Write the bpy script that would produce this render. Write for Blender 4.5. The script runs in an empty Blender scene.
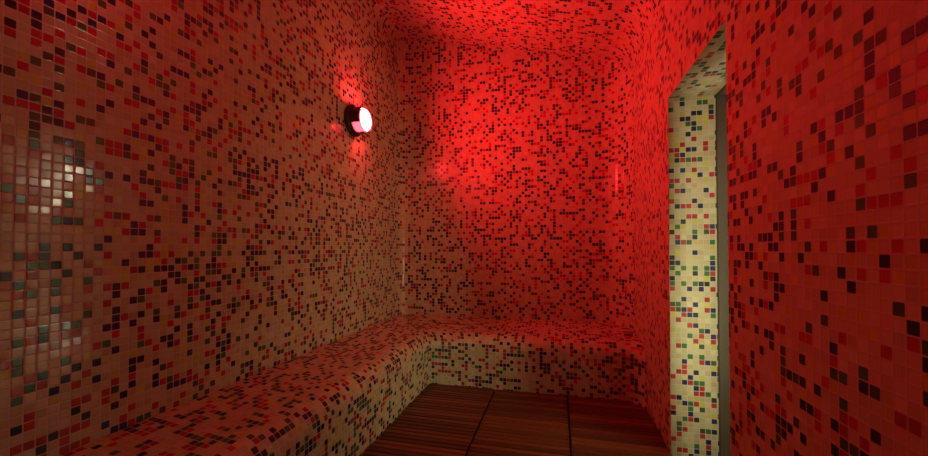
import bpy, bmesh, math, random
from mathutils import Vector, Matrix
sc = bpy.context.scene
COL = sc.collection
PI = math.pi
P = 0.033                      # mosaic pitch

# ------------------------------------------------------------------ dimensions
XL, XR = -1.80, 0.69           # side walls
YB, YN = 4.15, -1.00           # back wall, near wall (behind the camera)
BX, BY = -1.22, 3.50           # faces of the two bench runs
DY0, DY1, DZ = 1.82, 2.70, 2.27  # doorway in the right wall
XO = 1.10                      # corridor side of the right wall
def ceil_z(x): return 3.79 - 0.24 * (x - XL)

# ------------------------------------------------------------------ node helpers
def new_mat(name):
    m = bpy.data.materials.new(name); m.use_nodes = True
    nt = m.node_tree; nt.nodes.clear()
    out = nt.nodes.new('ShaderNodeOutputMaterial')
    b = nt.nodes.new('ShaderNodeBsdfPrincipled')
    nt.links.new(b.outputs[0], out.inputs[0])
    return m, nt, b, out

class G:
    def __init__(s, nt): s.nt = nt
    def node(s, t, **kw):
        n = s.nt.nodes.new(t)
        for k, v in kw.items(): setattr(n, k, v)
        return n
    def put(s, sock, v):
        if isinstance(v, bpy.types.NodeSocket): s.nt.links.new(v, sock)
        else: sock.default_value = v
    def math(s, op, a, b=None, c=None):
        n = s.node('ShaderNodeMath', operation=op)
        s.put(n.inputs[0], a)
        if b is not None: s.put(n.inputs[1], b)
        if c is not None: s.put(n.inputs[2], c)
        return n.outputs[0]
    def vec(s, op, a, b=None):
        n = s.node('ShaderNodeVectorMath', operation=op)
        s.put(n.inputs[0], a)
        if b is not None:
            s.put(n.inputs['Scale'] if op == 'SCALE' else n.inputs[1], b)
        return n.outputs[1] if op in ('LENGTH', 'DISTANCE', 'DOT_PRODUCT') else n.outputs[0]
    def mix(s, f, a, b):
        n = s.node('ShaderNodeMix', data_type='RGBA')
        s.put(n.inputs[0], f); s.put(n.inputs[6], a); s.put(n.inputs[7], b)
        return n.outputs[2]

def c4(r, g, b): return (r, g, b, 1.0)

def mosaic(name, seed, rough=0.19, spec=.36, plain_share=.695):
    """glazed mosaic: UV counts tiles; each cell draws its own colour, sheen and tilt"""
    m, nt, b, out = new_mat(name); g = G(nt)
    uv = g.node('ShaderNodeUVMap'); uv.uv_map = 'UVMap'
    p = g.vec('ADD', uv.outputs[0], (seed * 17.0 + 0.0, seed * 31.0, 0))
    cell = g.vec('FLOOR', p)
    fr = g.vec('FRACTION', p)
    wn = g.node('ShaderNodeTexWhiteNoise', noise_dimensions='3D')
    g.put(wn.inputs['Vector'], g.vec('ADD', cell, (0.37, 0.61, seed + 0.5)))
    wn2 = g.node('ShaderNodeTexWhiteNoise', noise_dimensions='3D')
    g.put(wn2.inputs['Vector'], g.vec('ADD', cell, (0.37, 0.61, seed + 40.5)))
    ramp = g.node('ShaderNodeValToRGB'); cr = ramp.color_ramp; cr.interpolation = 'CONSTANT'
    stops = [(0.0, c4(.49, .435, .262)), (.22, c4(.455, .395, .222)), (.40, c4(.51, .46, .30)),
             (.55, c4(.50, .46, .09)), (.62, c4(.49, .36, .22)), (.695, c4(.38, .024, .026)),
             (.775, c4(.30, .018, .022)), (.80, c4(.013, .016, .085)), (.875, c4(.020, .020, .022)),
             (.915, c4(.036, .125, .030)), (.965, c4(.050, .075, .022))]
    stops = [(q * plain_share / .695 if q <= .695 else 1 - (1 - q) * (1 - plain_share) / .305, c) for q, c in stops]
    cr.elements[0].position = 0; cr.elements[0].color = stops[0][1]
    cr.elements[1].position = stops[1][0]; cr.elements[1].color = stops[1][1]
    for q, c in stops[2:]:
        e = cr.elements.new(q); e.color = c
    g.put(ramp.inputs[0], wn.outputs['Value'])
    hsv = g.node('ShaderNodeHueSaturation')
    g.put(hsv.inputs['Color'], ramp.outputs[0])
    g.put(hsv.inputs['Value'], g.math('MULTIPLY_ADD', wn2.outputs['Value'], 0.22, 0.89))
    # rounded square of one tile
    q = g.vec('ABSOLUTE', g.vec('SUBTRACT', fr, (.5, .5, 0)))
    q = g.vec('MULTIPLY', q, (1, 1, 0))
    d = g.vec('LENGTH', g.vec('MAXIMUM', g.vec('SUBTRACT', q, (.355, .355, 0)), (0, 0, 0)))
    tile = g.node('ShaderNodeMapRange', interpolation_type='SMOOTHSTEP')
    g.put(tile.inputs[0], d); tile.inputs[1].default_value = .075; tile.inputs[2].default_value = .105
    tile.inputs[3].default_value = 1; tile.inputs[4].default_value = 0
    t = tile.outputs[0]
    col = g.mix(t, c4(.50, .455, .40), hsv.outputs[0])
    g.put(b.inputs['Base Color'], col)
    rr = g.node('ShaderNodeMapRange'); g.put(rr.inputs[0], t)
    rr.inputs[3].default_value = .75; rr.inputs[4].default_value = rough
    g.put(b.inputs['Roughness'], rr.outputs[0])
    # pillowed edge and a small individual tilt
    pil = g.node('ShaderNodeMapRange', interpolation_type='SMOOTHSTEP')
    g.put(pil.inputs[0], d); pil.inputs[1].default_value = .0; pil.inputs[2].default_value = .12
    pil.inputs[3].default_value = 1; pil.inputs[4].default_value = 0
    bump = g.node('ShaderNodeBump'); bump.inputs['Strength'].default_value = .45
    bump.inputs['Distance'].default_value = .0016
    g.put(bump.inputs['Height'], pil.outputs[0])
    tilt = g.vec('SCALE', g.vec('SUBTRACT', wn2.outputs['Color'], (.5, .5, .5)), 0.034)
    nrm = g.vec('NORMALIZE', g.vec('ADD', bump.outputs[0], tilt))
    g.put(b.inputs['Normal'], nrm)
    b.inputs['IOR'].default_value = 1.5
    b.inputs['Specular IOR Level'].default_value = spec
    return m

def plain(name, col, rough=.6, metal=0.0, noise=0.0, scale=8.0):
    m, nt, b, out = new_mat(name); g = G(nt)
    tc = g.node('ShaderNodeTexCoord')
    n = g.node('ShaderNodeTexNoise'); n.inputs['Scale'].default_value = scale; n.inputs['Detail'].default_value = 5
    g.put(n.inputs['Vector'], tc.outputs['Object'])
    hsv = g.node('ShaderNodeHueSaturation'); hsv.inputs['Color'].default_value = c4(*col)
    g.put(hsv.inputs['Value'], g.math('MULTIPLY_ADD', n.outputs[0], noise * 2, 1 - noise))
    g.put(b.inputs['Base Color'], hsv.outputs[0])
    b.inputs['Roughness'].default_value = rough; b.inputs['Metallic'].default_value = metal
    return m

def teak():
    m, nt, b, out = new_mat('oiled_teak'); g = G(nt)
    geo = g.node('ShaderNodeNewGeometry')
    oi = g.node('ShaderNodeObjectInfo')
    sep = g.node('ShaderNodeSeparateXYZ'); g.put(sep.inputs[0], geo.outputs['Position'])
    slat = g.math('FLOOR', g.math('DIVIDE', g.math('SUBTRACT', sep.outputs[1], 0.04), SP))
    wn = g.node('ShaderNodeTexWhiteNoise', noise_dimensions='2D')
    cv = g.node('ShaderNodeCombineXYZ'); g.put(cv.inputs[0], slat)
    g.put(cv.inputs[1], g.math('FLOOR', g.math('DIVIDE', g.math('SUBTRACT', sep.outputs[0], BX), PW)))
    g.put(wn.inputs['Vector'], cv.outputs[0])
    sv = g.vec('ADD', g.vec('MULTIPLY', geo.outputs['Position'], (2.2, 60, 60)), cv.outputs[0])
    n = g.node('ShaderNodeTexNoise'); n.inputs['Scale'].default_value = 1.6; n.inputs['Detail'].default_value = 6
    g.put(n.inputs['Vector'], sv)
    f = g.math('ADD', g.math('MULTIPLY', wn.outputs['Value'], .75), g.math('MULTIPLY', n.outputs[0], .35))
    ramp = g.node('ShaderNodeValToRGB'); cr = ramp.color_ramp
    cr.elements[0].position = .1; cr.elements[0].color = c4(.05, .018, .007)
    cr.elements[1].position = .95; cr.elements[1].color = c4(.19, .070, .024)
    e = cr.elements.new(.5); e.color = c4(.088, .030, .010)
    g.put(ramp.inputs[0], f)
    g.put(b.inputs['Base Color'], ramp.outputs[0])
    b.inputs['Roughness'].default_value = .5
    bp = g.node('ShaderNodeBump'); bp.inputs['Strength'].default_value = .25; bp.inputs['Distance'].default_value = .002
    g.put(bp.inputs['Height'], n.outputs[0]); g.put(b.inputs['Normal'], bp.outputs[0])
    return m

def glow(name, col, strength):
    m, nt, b, out = new_mat(name)
    b.inputs['Base Color'].default_value = c4(.8, .8, .8); b.inputs['Roughness'].default_value = .3
    b.inputs['Emission Color'].default_value = c4(*col); b.inputs['Emission Strength'].default_value = strength
    return m

def pane_glass():
    m, nt, b, out = new_mat('clear_glass'); g = G(nt)
    nt.nodes.remove(b)
    tr = g.node('ShaderNodeBsdfTransparent'); tr.inputs[0].default_value = c4(.93, .96, .94)
    gl = g.node('ShaderNodeBsdfGlossy'); gl.inputs['Roughness'].default_value = .02
    fr = g.node('ShaderNodeFresnel'); fr.inputs[0].default_value = 1.45
    mx = g.node('ShaderNodeMixShader')
    g.put(mx.inputs[0], fr.outputs[0]); g.put(mx.inputs[1], tr.outputs[0]); g.put(mx.inputs[2], gl.outputs[0])
    nt.links.new(mx.outputs[0], out.inputs[0])
    return m

PW = 0.643                     # width of one duckboard panel
SP = 0.05                      # slat pitch
M = dict(
    wall_left=mosaic('mosaic_wall_left', 1, .10, .6, .655), wall_back=mosaic('mosaic_wall_back', 2, .2, .3, .66),
    wall_right=mosaic('mosaic_wall_right', 3, .34, .25), ceiling=mosaic('mosaic_ceiling', 4),
    bench=mosaic('mosaic_bench', 5, .26, .3, .62), near=mosaic('mosaic_wall_near', 6),
    teak=teak(),
    screed=plain('dark_screed', (.05, .045, .04), .8, 0, .2),
    plaster=plain('white_plaster', (.80, .80, .74), .7, 0, .04, 3),
    corr_floor=plain('pale_floor_tile', (.55, .53, .47), .12, 0, .06, 4),
    steel=plain('brushed_steel', (.085, .062, .045), .5, .3, .05, 20),
    bronze=plain('dark_lamp_metal', (.035, .03, .03), .5, .3, .1, 20),
    gasket=plain('black_rubber', (.012, .012, .012), .6),
    red_front=glow('lit_red_glass', (1.0, .030, .036), 60.0),
    red_side=glow('lit_red_glass_side', (1.0, .030, .045), 8.0),
    red_top_b=glow('lit_red_glass_rear', (1.0, .030, .045), 230.0),
    red_top=glow('lit_red_glass_top', (1.0, .030, .045), 190.0),
    red_front_b=glow('dim_lit_red_glass', (1.0, .030, .036), 22.0),
    white_lamp=glow('lit_opal_diffuser', (1.0, .94, .66), 25.0),
    white_lamp_b=glow('lit_opal_diffuser_warm', (1.0, .95, .52), 16.0),
    strip=glow('added_fill_glow', (.96, 1.0, .60), 38.0),  # glow of the added fill light in the doorway
    glass=pane_glass(),
)

# ------------------------------------------------------------------ mesh helpers
def link_mesh(name, bm, mats, parent=None, smooth=False):
    me = bpy.data.meshes.new(name)
    if smooth:
        for f in bm.faces: f.smooth = True
    bm.to_mesh(me); bm.free()
    o = bpy.data.objects.new(name, me); COL.objects.link(o)
    for m in (mats if isinstance(mats, (list, tuple)) else [mats]): me.materials.append(m)
    if parent: o.parent = parent
    return o

def tag(o, label=None, cat=None, group=None, kind=None):
    for k, v in (('label', label), ('category', cat), ('group', group), ('kind', kind)):
        if v: o[k] = v
    return o

def empty(name, loc=(0, 0, 0), rot=(0, 0, 0)):
    o = bpy.data.objects.new(name, None); COL.objects.link(o)
    o.location = loc; o.rotation_euler = rot; o.empty_display_size = .1
    return o

def uvq(bm, pts, uvs, mi=0):
    lay = bm.loops.layers.uv.get('UVMap') or bm.loops.layers.uv.new('UVMap')
    f = bm.faces.new([bm.verts.new(p) for p in pts]); f.material_index = mi
    for l, t in zip(f.loops, uvs): l[lay].uv = t
    return f

def grid_surface(rows, us, vs, weld=True):
    """rows[i][j] points; us[i][j], vs[i][j] tile coordinates"""
    bm = bmesh.new(); lay = bm.loops.layers.uv.new('UVMap')
    V = [[bm.verts.new(p) for p in r] for r in rows]
    for i in range(len(rows) - 1):
        for j in range(len(rows[0]) - 1):
            f = bm.faces.new((V[i][j], V[i][j + 1], V[i + 1][j + 1], V[i + 1][j]))
            for l, (a, b) in zip(f.loops, ((i, j), (i, j + 1), (i + 1, j + 1), (i + 1, j))):
                l[lay].uv = (us[a][b], vs[a][b])
            f.smooth = True
    return bm

def box(bm, x0, x1, y0, y1, z0, z1, mi=0, bev=0.0):
    r = bmesh.ops.create_cube(bm, size=1, matrix=Matrix.Translation(((x0 + x1) / 2, (y0 + y1) / 2, (z0 + z1) / 2)) @
                              Matrix.Diagonal((x1 - x0, y1 - y0, z1 - z0, 1)))
    vs = r['verts']
    for f in {f for v in vs for f in v.link_faces}: f.material_index = mi
    if bev:
        es = list({e for v in vs for e in v.link_edges})
        bmesh.ops.bevel(bm, geom=es, offset=bev, segments=2, profile=.5, affect='EDGES')

def lathe(bm, prof, seg=40, a0=0.0, a1=2 * PI, axis='X'):
    """prof = (along, radius); revolved about +X; angle 0 is +Y, PI/2 is +Z"""
    full = abs(a1 - a0 - 2 * PI) < 1e-6
    n = seg if full else seg + 1
    rings = []
    for (h, r) in prof:
        if r < 1e-6: rings.append([bm.verts.new((h, 0, 0))]); continue
        rings.append([bm.verts.new((h, r * math.cos(a0 + (a1 - a0) * k / seg), r * math.sin(a0 + (a1 - a0) * k / seg))) for k in range(n)])
    for A, B in zip(rings, rings[1:]):
        for k in range(seg):
            k2 = (k + 1) % n
            if len(A) == 1 and len(B) == 1: continue
            if len(A) == 1: f = (A[0], B[k], B[k2])
            elif len(B) == 1: f = (A[k], B[0], A[k2])
            else: f = (A[k], B[k], B[k2], A[k2])
            bm.faces.new(f).smooth = True

def fillet(pts, radii, n=8):
    """polyline with rounded inner vertices"""
    out = [Vector(pts[0])]
    for i in range(1, len(pts) - 1):
        p, a, b, r = Vector(pts[i]), Vector(pts[i - 1]), Vector(pts[i + 1]), radii[i]
        if r <= 0: out.append(p); continue
        u, v = (a - p).normalized(), (b - p).normalized()
        half = u.angle(v) / 2
        t = r / math.tan(half); c = p + (u + v).normalized() * (r / math.sin(half))
        s, e = p + u * t - c, p + v * t - c
        ang = s.angle(e)
        for k in range(n + 1):
            w = k / n
            q = (s * math.sin((1 - w) * ang) + e * math.sin(w * ang)) / math.sin(ang)
            out.append(c + q)
    out.append(Vector(pts[-1]))
    return out

def arclen(pts):
    s = [0.0]
    for a, b in zip(pts, pts[1:]): s.append(s[-1] + (b - a).length)
    return s

def thicken(bm, t):
    """closed slab behind a visible surface; the added faces share no vertices with it, so its shading stays true"""
    bm.normal_update()
    inner = list(bm.faces)
    vn = {v: v.co - v.normal * t for v in bm.verts}
    edges = [(e.verts[0], e.verts[1]) for e in bm.edges if len(e.link_faces) == 1]
    lay = bm.loops.layers.uv.active
    twin = {v: bm.verts.new(c) for v, c in vn.items()}
    for f in inner:
        nf = bm.faces.new([twin[v] for v in reversed(f.verts)]); nf.smooth = False
        nf.material_index = f.material_index
    for a, b in edges:
        nf = bm.faces.new([bm.verts.new(a.co), bm.verts.new(b.co), bm.verts.new(vn[b]), bm.verts.new(vn[a])]); nf.smooth = False

def wall_strip(name, plan, z0, z1, mat, s0=0.0, thick=.12):
    """vertical wall over a plan polyline, room on its right-hand side; thickened outwards"""
    s = arclen(plan)
    rows = [[(p.x, p.y, z0) for p in plan], [(p.x, p.y, z1) for p in plan]]
    us = [[(a + s0) / P for a in s]] * 2
    vs = [[z0 / P] * len(s), [z1 / P] * len(s)]
    bm = grid_surface(rows, us, vs); thicken(bm, thick)
    o = link_mesh(name, bm, mat)
    o['kind'] = 'structure'
    return o, s[-1] + s0

# ------------------------------------------------------------------ room shell
RCL, RCR = .13, .30
ZT = 4.05
full = fillet([(XL, YN), (XL, YB), (XR, YB), (XR, YB - .8)], [0, RCL, RCR, 0], 10)
# left: first straight; back: both coved corners with the straight between
left_plan = full[:2]
back_plan = full[1:-1]
wl, s1 = wall_strip('wall_left', left_plan, -.06, ZT, M['wall_left'])
wb, s2 = wall_strip('wall_back', back_plan, -.06, ZT, M['wall_back'], s1)
wn, _ = wall_strip('wall_front', [Vector((XO, YN)), Vector((XL - .12, YN))], -.06, ZT, M['near'])

# right wall with the doorway
bm = bmesh.new()
Ye = YB - RCR
def xface(x, y0, y1, z0, z1, mi, flip=False):
    pts = [(x, y0, z0), (x, y0, z1), (x, y1, z1), (x, y1, z0)]
    u = lambda y: (s2 + Ye - y) / P
    uv = [(u(y0), z0 / P), (u(y0), z1 / P), (u(y1), z1 / P), (u(y1), z0 / P)]
    if flip: pts.reverse(); uv.reverse()
    uvq(bm, pts, uv, mi)
for x, mi, fl, yend in ((XR, 0, True, Ye), (XO, 1, False, YB + .12)):
    xface(x, YN, DY0, -.06, ZT, mi, fl); xface(x, DY1, yend, -.06, ZT, mi, fl); xface(x, DY0, DY1, DZ, ZT, mi, fl)
for y, fl in ((DY1, False), (DY0, True)):
    pts = [(XR, y, -.06), (XO, y, -.06), (XO, y, DZ), (XR, y, DZ)]
    uv = [((p[0] - XR) / P, p[2] / P + (0 if not fl else 90)) for p in pts]
    if fl: pts.reverse(); uv.reverse()
    uvq(bm, pts, uv)
pts = [(XR, DY0, DZ), (XR, DY1, DZ), (XO, DY1, DZ), (XO, DY0, DZ)]
uvq(bm, pts, [((p[0] - XR) / P, (p[1] - DY1) / P + 301) for p in pts])
uvq(bm, [(XR, YN, ZT), (XR, Ye, ZT), (XO, Ye, ZT), (XO, YN, ZT)], [(0, 0)] * 4, 1)
bmesh.ops.remove_doubles(bm, verts=bm.verts, dist=1e-5)
wr = link_mesh('wall_right', bm, [M['wall_right'], M['plaster']]); wr['kind'] = 'structure'

# ceiling: leaning slab with coved edges
prof = fillet([(XL, ceil_z(XL) - .3), (XL, ceil_z(XL)), (XR, ceil_z(XR)), (XR, ceil_z(XR) - .5)], [0, .10, .30, 0], 10)[1:-1]
s = arclen(prof)
ys = [YN, YB + .05]
rows = [[(q.x, y, q.y) for q in prof] for y in ys]
us = [[a / P for a in s]] * 2
vs = [[y / P] * len(s) for y in ys]
bm = grid_surface(rows, us, vs)
bmesh.ops.reverse_faces(bm, faces=bm.faces); thicken(bm, .1)
ce = link_mesh('ceiling', bm, M['ceiling'])
ce['kind'] = 'structure'

bm = bmesh.new(); box(bm, XL - .12, XO, YN - .12, YB + .12, -.16, -.06)
fl = link_mesh('floor', bm, M['screed']); fl['kind'] = 'structure'

# ------------------------------------------------------------------ corner bench
R = .125; ZS0, ZS1 = .485, .535     # seat height at the nosing and at the wall
pr = [(0.0, -.06), (0.0, .10), (0.0, .20), (0.0, ZS0 - R - .03), (0.0, ZS0 - R)]
for k in range(1, 11):
    a = PI / 2 * k / 10
    pr.append((R * (1 - math.cos(a)), ZS0 - R + R * math.sin(a)))
n_nose = len(pr)
for w in (.25, .5, .75, .93): pr.append((w, ZS0 + (ZS1 - ZS0) * w))        # fractions of the flat seat
pr.append((1.0, ZS1))
def prof_at(i, depth):
    d, z = pr[i]
    if i >= n_nose: d = R + (depth - R) * d
    return d, z
path = [Vector((BX, YN)), Vector((BX, BY)), Vector((XR - .15, BY))]
rows, us = [], []
dl, db = BX - XL - .008, YB - BY - .008
# stations: plan point as a function of the profile distance
st = []
for y in (YN, 0.0, 1.0, 2.0, 2.8): st.append((lambda d, y=y: (BX - d[0], y), y - YN))
st.append((lambda d: (BX - d[0], BY + d[1]), BY - YN))
for x in (-.6, 0.0, XR - .15): st.append((lambda d, x=x: (x, BY + d[1]), BY - YN + x - BX))
cx, cy, rr = XR - .15, BY - .15, .15
for k in range(1, 9):
    a = PI / 2 * k / 8
    st.append((lambda d, a=a: (cx + (rr + d[1] * .995) * math.sin(a), cy + (rr + d[1]) * math.cos(a)), BY - YN + cx - BX + rr * a))
zs = []
for fn, u in st:
    r, uu = [], []
    for i in range(len(pr)):
        dL, z = prof_at(i, dl); dB, _ = prof_at(i, db)
        x, y = fn((dL, dB)); r.append((x, y, z)); uu.append(u / P)
    rows.append(r); us.append(uu)
sv = [0.0]
for i in range(1, len(pr)):
    a, b = prof_at(i - 1, .6), prof_at(i, .6)
    sv.append(sv[-1] + math.hypot(a[0] - b[0], a[1] - b[1]))
vs = [[q / P for q in sv]] * len(rows)
bench = empty('corner_bench', ((XL + BX) / 2, 1.6, -.06))
tag(bench, 'long low L-shaped bench clad in mosaic tiles along the left and back walls', 'bench')
def bench_piece(name, i0, i1):
    bm = grid_surface([r[i0:i1] for r in rows], [u[i0:i1] for u in us], [v[i0:i1] for v in vs])
    bmesh.ops.reverse_faces(bm, faces=bm.faces)
    thicken(bm, .03)
    cuts = [((XR - .003, 0, 0), (1, 0, 0)), ((0, YN + .003, 0), (0, -1, 0))]
    for sx, xc, r_ in ((-1, XL + RCL, RCL), (1, XR - RCR, RCR)):
        for k in range(1, 12):
            a = PI / 2 * k / 12; n_ = (sx * math.sin(a), math.cos(a), 0)
            cuts.append(((xc + n_[0] * (r_ - .006), YB - r_ + n_[1] * (r_ - .006), 0), n_))
    for co_, no_ in cuts:
        bmesh.ops.bisect_plane(bm, geom=list(bm.verts) + list(bm.edges) + list(bm.faces), plane_co=co_, plane_no=no_, clear_outer=True)
    o = link_mesh(name, bm, M['bench'], bench)
    o.matrix_parent_inverse = Matrix.Translation(-Vector(bench.location))
    return o
bench_piece('riser', 0, 4); bench_piece('seat', 3, len(pr))

# ------------------------------------------------------------------ duckboard floor panels
def make_panel(w, l, cut=None):
    root = empty('duckboard_panel')
    bm = bmesh.new(); n = round(l / SP)
    for k in range(n):
        y0 = k * SP + .004
        xe = w - .007
        if cut: xe = min(xe, cut(y0 + SP - .010))
        box(bm, .007, xe, y0, y0 + SP - .010, -.022, 0.0, 0, .002)
    link_mesh('slats', bm, M['teak'], root)
    for x in (.06, w / 2, w - .06):
        bm = bmesh.new(); box(bm, x - .02, x + .02, .01, l - (.12 if cut and x > w / 2 + .1 else .01), -.058, -.0225)
        link_mesh('batten', bm, M['teak'], root)
    return root
def copy_tree(o, parent=None):
    c = o.copy(); COL.objects.link(c)
    if parent: c.parent = parent
    for ch in o.children: copy_tree(ch, c)
    return c
PL = .65
cols = ['beside the left bench', 'in the middle of the floor', 'by the doorway wall']
rown = ['against the back bench', 'second from the back bench', 'third from the back bench', 'fourth from the back bench',
        'fifth from the back bench', 'sixth from the back bench', 'seventh from the back bench']
def corner_cut(w):
    """panel in the rounded corner: its slats stop at the curve"""
    ox, oy = BX + .002 + 2 * PW, BY - .008 - PL
    def f(y):
        yy = y + oy - cy
        return 9 if yy <= 0 else cx + math.sqrt(max(rr * rr - yy * yy, 1e-6)) - ox - .006
    return f
wid = [PW, PW, XR - BX - 2 * PW - .006]
proto = make_panel(PW, PL); third = make_panel(wid[2], PL)
used = set()
for i in range(3):
    for j in range(5):
        if i == 2 and j == 0: o = make_panel(wid[2], PL, corner_cut(wid[2]))
        else:
            src = third if i == 2 else proto
            o = copy_tree(src) if src.name in used else src
            used.add(src.name)
        o.location = (BX + .002 + PW * i, BY - .008 - PL * (j + 1), 0)
        tag(o, 'slatted teak floor panel ' + cols[i] + ', ' + rown[j], 'floor panel', 'slatted teak floor panels')

# ------------------------------------------------------------------ wall lamps
def make_lamp(name, front_mat, top_mat):
    root = empty(name)
    bm = bmesh.new(); lathe(bm, [(0, 0), (0, .135), (.012, .140), (.035, .138), (.045, .128), (.045, .095), (.03, .09), (.03, 0)], 48)
    link_mesh('back_plate', bm, M['bronze'], root)
    neck = [(.03, .088), (.06, .097), (.085, .100), (.125, .099), (.132, .095)]
    bm = bmesh.new(); lathe(bm, neck, 22, PI * .72, PI * 1.61)
    link_mesh('glass_neck', bm, M['red_side'], root)
    bm = bmesh.new(); lathe(bm, neck, 12, PI * .28, PI * .72)
    lathe(bm, neck, 16, PI * 1.61, PI * 2.28)
    link_mesh('glass_top', bm, top_mat, root)
    bm = bmesh.new()
    lathe(bm, [(.132, .095)] + [(.132 + .032 * math.sin(PI / 2 * k / 6), .095 * math.cos(PI / 2 * k / 6)) for k in range(1, 7)], 32)
    link_mesh('glass_lens', bm, front_mat, root)
    # two shields of the guard: towards the door end and towards the far corner; open above and below
    for a0, a1, top in ((PI * .70, PI * 1.14, .136), (-PI * .22, PI * .30, .150), (PI * 1.44, PI * 1.58, .128)):
        bm = bmesh.new()
        lathe(bm, [(.038, .118), (.09, .121), (top - .01, .117), (top, .112), (top - .008, .107), (.09, .113), (.038, .112)], 24, a0, a1)
        link_mesh('shield', bm, M['bronze'], root)
    bm = bmesh.new(); lathe(bm, [(.045, .122), (.058, .128), (.064, .124), (.058, .112), (.045, .112), (.045, .122)], 48)
    link_mesh('rim', bm, M['bronze'], root)
    return root
lamp = make_lamp('wall_lamp', M['red_front'], M['red_top']); lamp.location = (XL + .002, 3.05, 2.44)
tag(lamp, 'round dark metal wall lamp glowing red on the left wall above the bench', 'wall lamp', 'red wall lamps')
lamp2 = make_lamp('wall_lamp', M['red_front_b'], M['red_top_b']); lamp2.location = (XL + .002, .58, 2.60); lamp2.rotation_euler = (-PI / 2, 0, 0)
tag(lamp2, 'nearer red wall lamp high on the left wall beside the camera, past the picture edge', 'wall lamp', 'red wall lamps')

def lamp_beam(root, watts, up, along):
    ld = bpy.data.lights.new('lamp_light', 'AREA'); ld.shape = 'DISK'; ld.size = .165
    ld.energy = watts; ld.color = (1.0, .020, .028); ld.spread = math.radians(142)
    o = bpy.data.objects.new('lamp_light', ld); COL.objects.link(o); o.parent = root
    o.location = (.168, 0, 0)
    d = Vector((1, math.tan(along), math.tan(up)))
    o.rotation_euler = d.to_track_quat('-Z', 'Y').to_euler()
lamp_beam(lamp, 47.0, math.radians(9), math.radians(11))

# ------------------------------------------------------------------ glass door in the reveal
door = empty('door_1', (XO - .08, (DY0 + DY1) / 2, 0)); door['kind'] = 'structure'
def dpart(name, boxes, mat, parent=None, bev=.003):
    bm = bmesh.new()
    for b in boxes: box(bm, *b, bev=bev)
    o = link_mesh(name, bm, mat, door if parent is None else parent)
    o.matrix_parent_inverse = Matrix.Translation(-Vector(door.location))
    return o
fx0, fx1 = .962, 1.065
dpart('door_frame', [(fx0, fx1, DY1 - .02, DY1, -.06, DZ), (fx0, fx1, DY0, DY0 + .02, -.06, DZ), (fx0, fx1, DY0 + .02, DY1 - .02, DZ - .02, DZ)], M['steel'])
dpart('seal', [(fx0 + .07, fx0 + .09, DY1 - .026, DY1 - .0202, -.04, DZ - .022), (fx0 + .07, fx0 + .09, DY0 + .0202, DY0 + .026, -.04, DZ - .022)], M['gasket'], bev=0)
dpart('pane', [(fx0 + .075, fx0 + .085, DY0 + .028, DY1 - .028, -.03, DZ - .028)], M['glass'], bev=0)
dpart('door_handle', [(fx0 + .02, fx0 + .04, DY0 + .11, DY0 + .13, .85, 1.25), (fx0 + .038, fx0 + .0745, DY0 + .112, DY0 + .128, .90, .92), (fx0 + .038, fx0 + .0745, DY0 + .112, DY0 + .128, 1.18, 1.20)], M['steel'])

# ------------------------------------------------------------------ corridor outside the door
CX, CZ = 1.62, 2.75
def sbox(name, b, mat):
    bm = bmesh.new(); box(bm, *b); o = link_mesh(name, bm, mat); o['kind'] = 'structure'; return o
sbox('floor_corridor', (XO, CX + .1, -.2, 5.0, -.16, -.03), M['corr_floor'])
sbox('ceiling_corridor', (XO, CX + .1, -.2, 5.0, CZ, CZ + .1), M['plaster'])
sbox('wall_corridor_right', (CX, CX + .1, -.2, 5.0, -.03, CZ), M['plaster'])
sbox('wall_corridor_near', (XO, CX + .1, -.3, -.2, -.16, CZ), M['plaster'])
sbox('wall_corridor_far', (XO, CX + .1, 5.0, 5.1, -.16, CZ), M['plaster'])
def corridor_lamp(y0, y1, z0, z1, mat, label):
    root = empty('corridor_wall_lamp', (CX - .003, (y0 + y1) / 2, (z0 + z1) / 2))
    inv = Matrix.Translation(-Vector(root.location))
    bm = bmesh.new(); box(bm, CX - .05, CX - .003, y0 - .02, y1 + .02, z0 - .02, z1 + .02, bev=.006)
    o = link_mesh('housing', bm, M['steel'], root); o.matrix_parent_inverse = inv
    bm = bmesh.new(); box(bm, CX - .07, CX - .0505, y0, y1, z0, z1, bev=.006)
    o = link_mesh('diffuser', bm, mat, root); o.matrix_parent_inverse = inv
    tag(root, label, 'wall lamp', 'white corridor lamps')
corridor_lamp(2.83, 3.19, 1.82, 2.20, M['white_lamp'], 'square white lamp on the corridor wall farther past the glass door')
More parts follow.
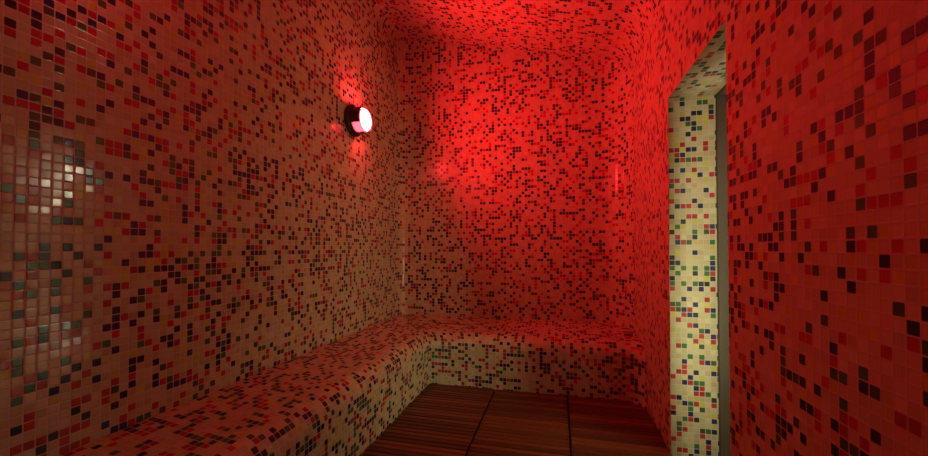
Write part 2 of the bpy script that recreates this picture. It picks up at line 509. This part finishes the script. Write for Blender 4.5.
corridor_lamp(2.92, 3.16, .26, .37, M['white_lamp'], 'low narrow white light added on the corridor wall past the glass door')  # added for the low bright spot mirrored in the left wall
corridor_lamp(1.75, 2.2, .4, 1.2, M['white_lamp_b'], 'tall white lamp on the corridor wall nearer side of the glass door')

strip = empty('added_fill_strip', (.88, DY0, 1.15))  # unseen fill light, added to brighten the far jamb and the soffit
inv = Matrix.Translation(-Vector(strip.location))
bm = bmesh.new(); box(bm, .855, .905, DY0 + .001, DY0 + .016, .30, 2.0, bev=.003)
o = link_mesh('fill_channel', bm, M['steel'], strip); o.matrix_parent_inverse = inv
bm = bmesh.new(); box(bm, .862, .898, DY0 + .0165, DY0 + .022, .31, 1.99)
o = link_mesh('fill_diffuser', bm, M['strip'], strip); o.matrix_parent_inverse = inv
bm = bmesh.new(); box(bm, .838, .846, DY0 + .001, DY0 + .225, .26, 2.04, bev=.001)  # unseen baffle, added to keep the fill light off the back wall
o = link_mesh('added_baffle', bm, M['bronze'], strip); o.matrix_parent_inverse = inv
tag(strip, 'slim upright white fill light added out of view on the near side of the doorway reveal', 'added fill light')

# ------------------------------------------------------------------ world, camera, colour
w = bpy.data.worlds.new('World'); sc.world = w; w.use_nodes = True
w.node_tree.nodes['Background'].inputs[0].default_value = (0, 0, 0, 1)

f_px = 380.0; yaw, pitch = math.radians(14.0346), math.radians(.9046)
cam = bpy.data.cameras.new('Camera'); co = bpy.data.objects.new('Camera', cam); COL.objects.link(co)
co.location = (0, 0, 1.30)
co.rotation_euler = (PI / 2 + pitch, 0, yaw)
cam.sensor_width = 36; cam.lens = f_px / 928 * 36
cam.shift_y = 14.0 / 928
cam.clip_start = .02
sc.camera = co
vs_ = sc.view_settings
sc.display_settings.display_device = 'sRGB'
vs_.view_transform = 'Standard'; vs_.look = 'None'; vs_.exposure = 0.0; vs_.gamma = 1.0; vs_.use_curve_mapping = False
sc.cycles.use_denoising = True
sc.cycles.max_bounces = 8
sc.cycles.sample_clamp_indirect = 4.0
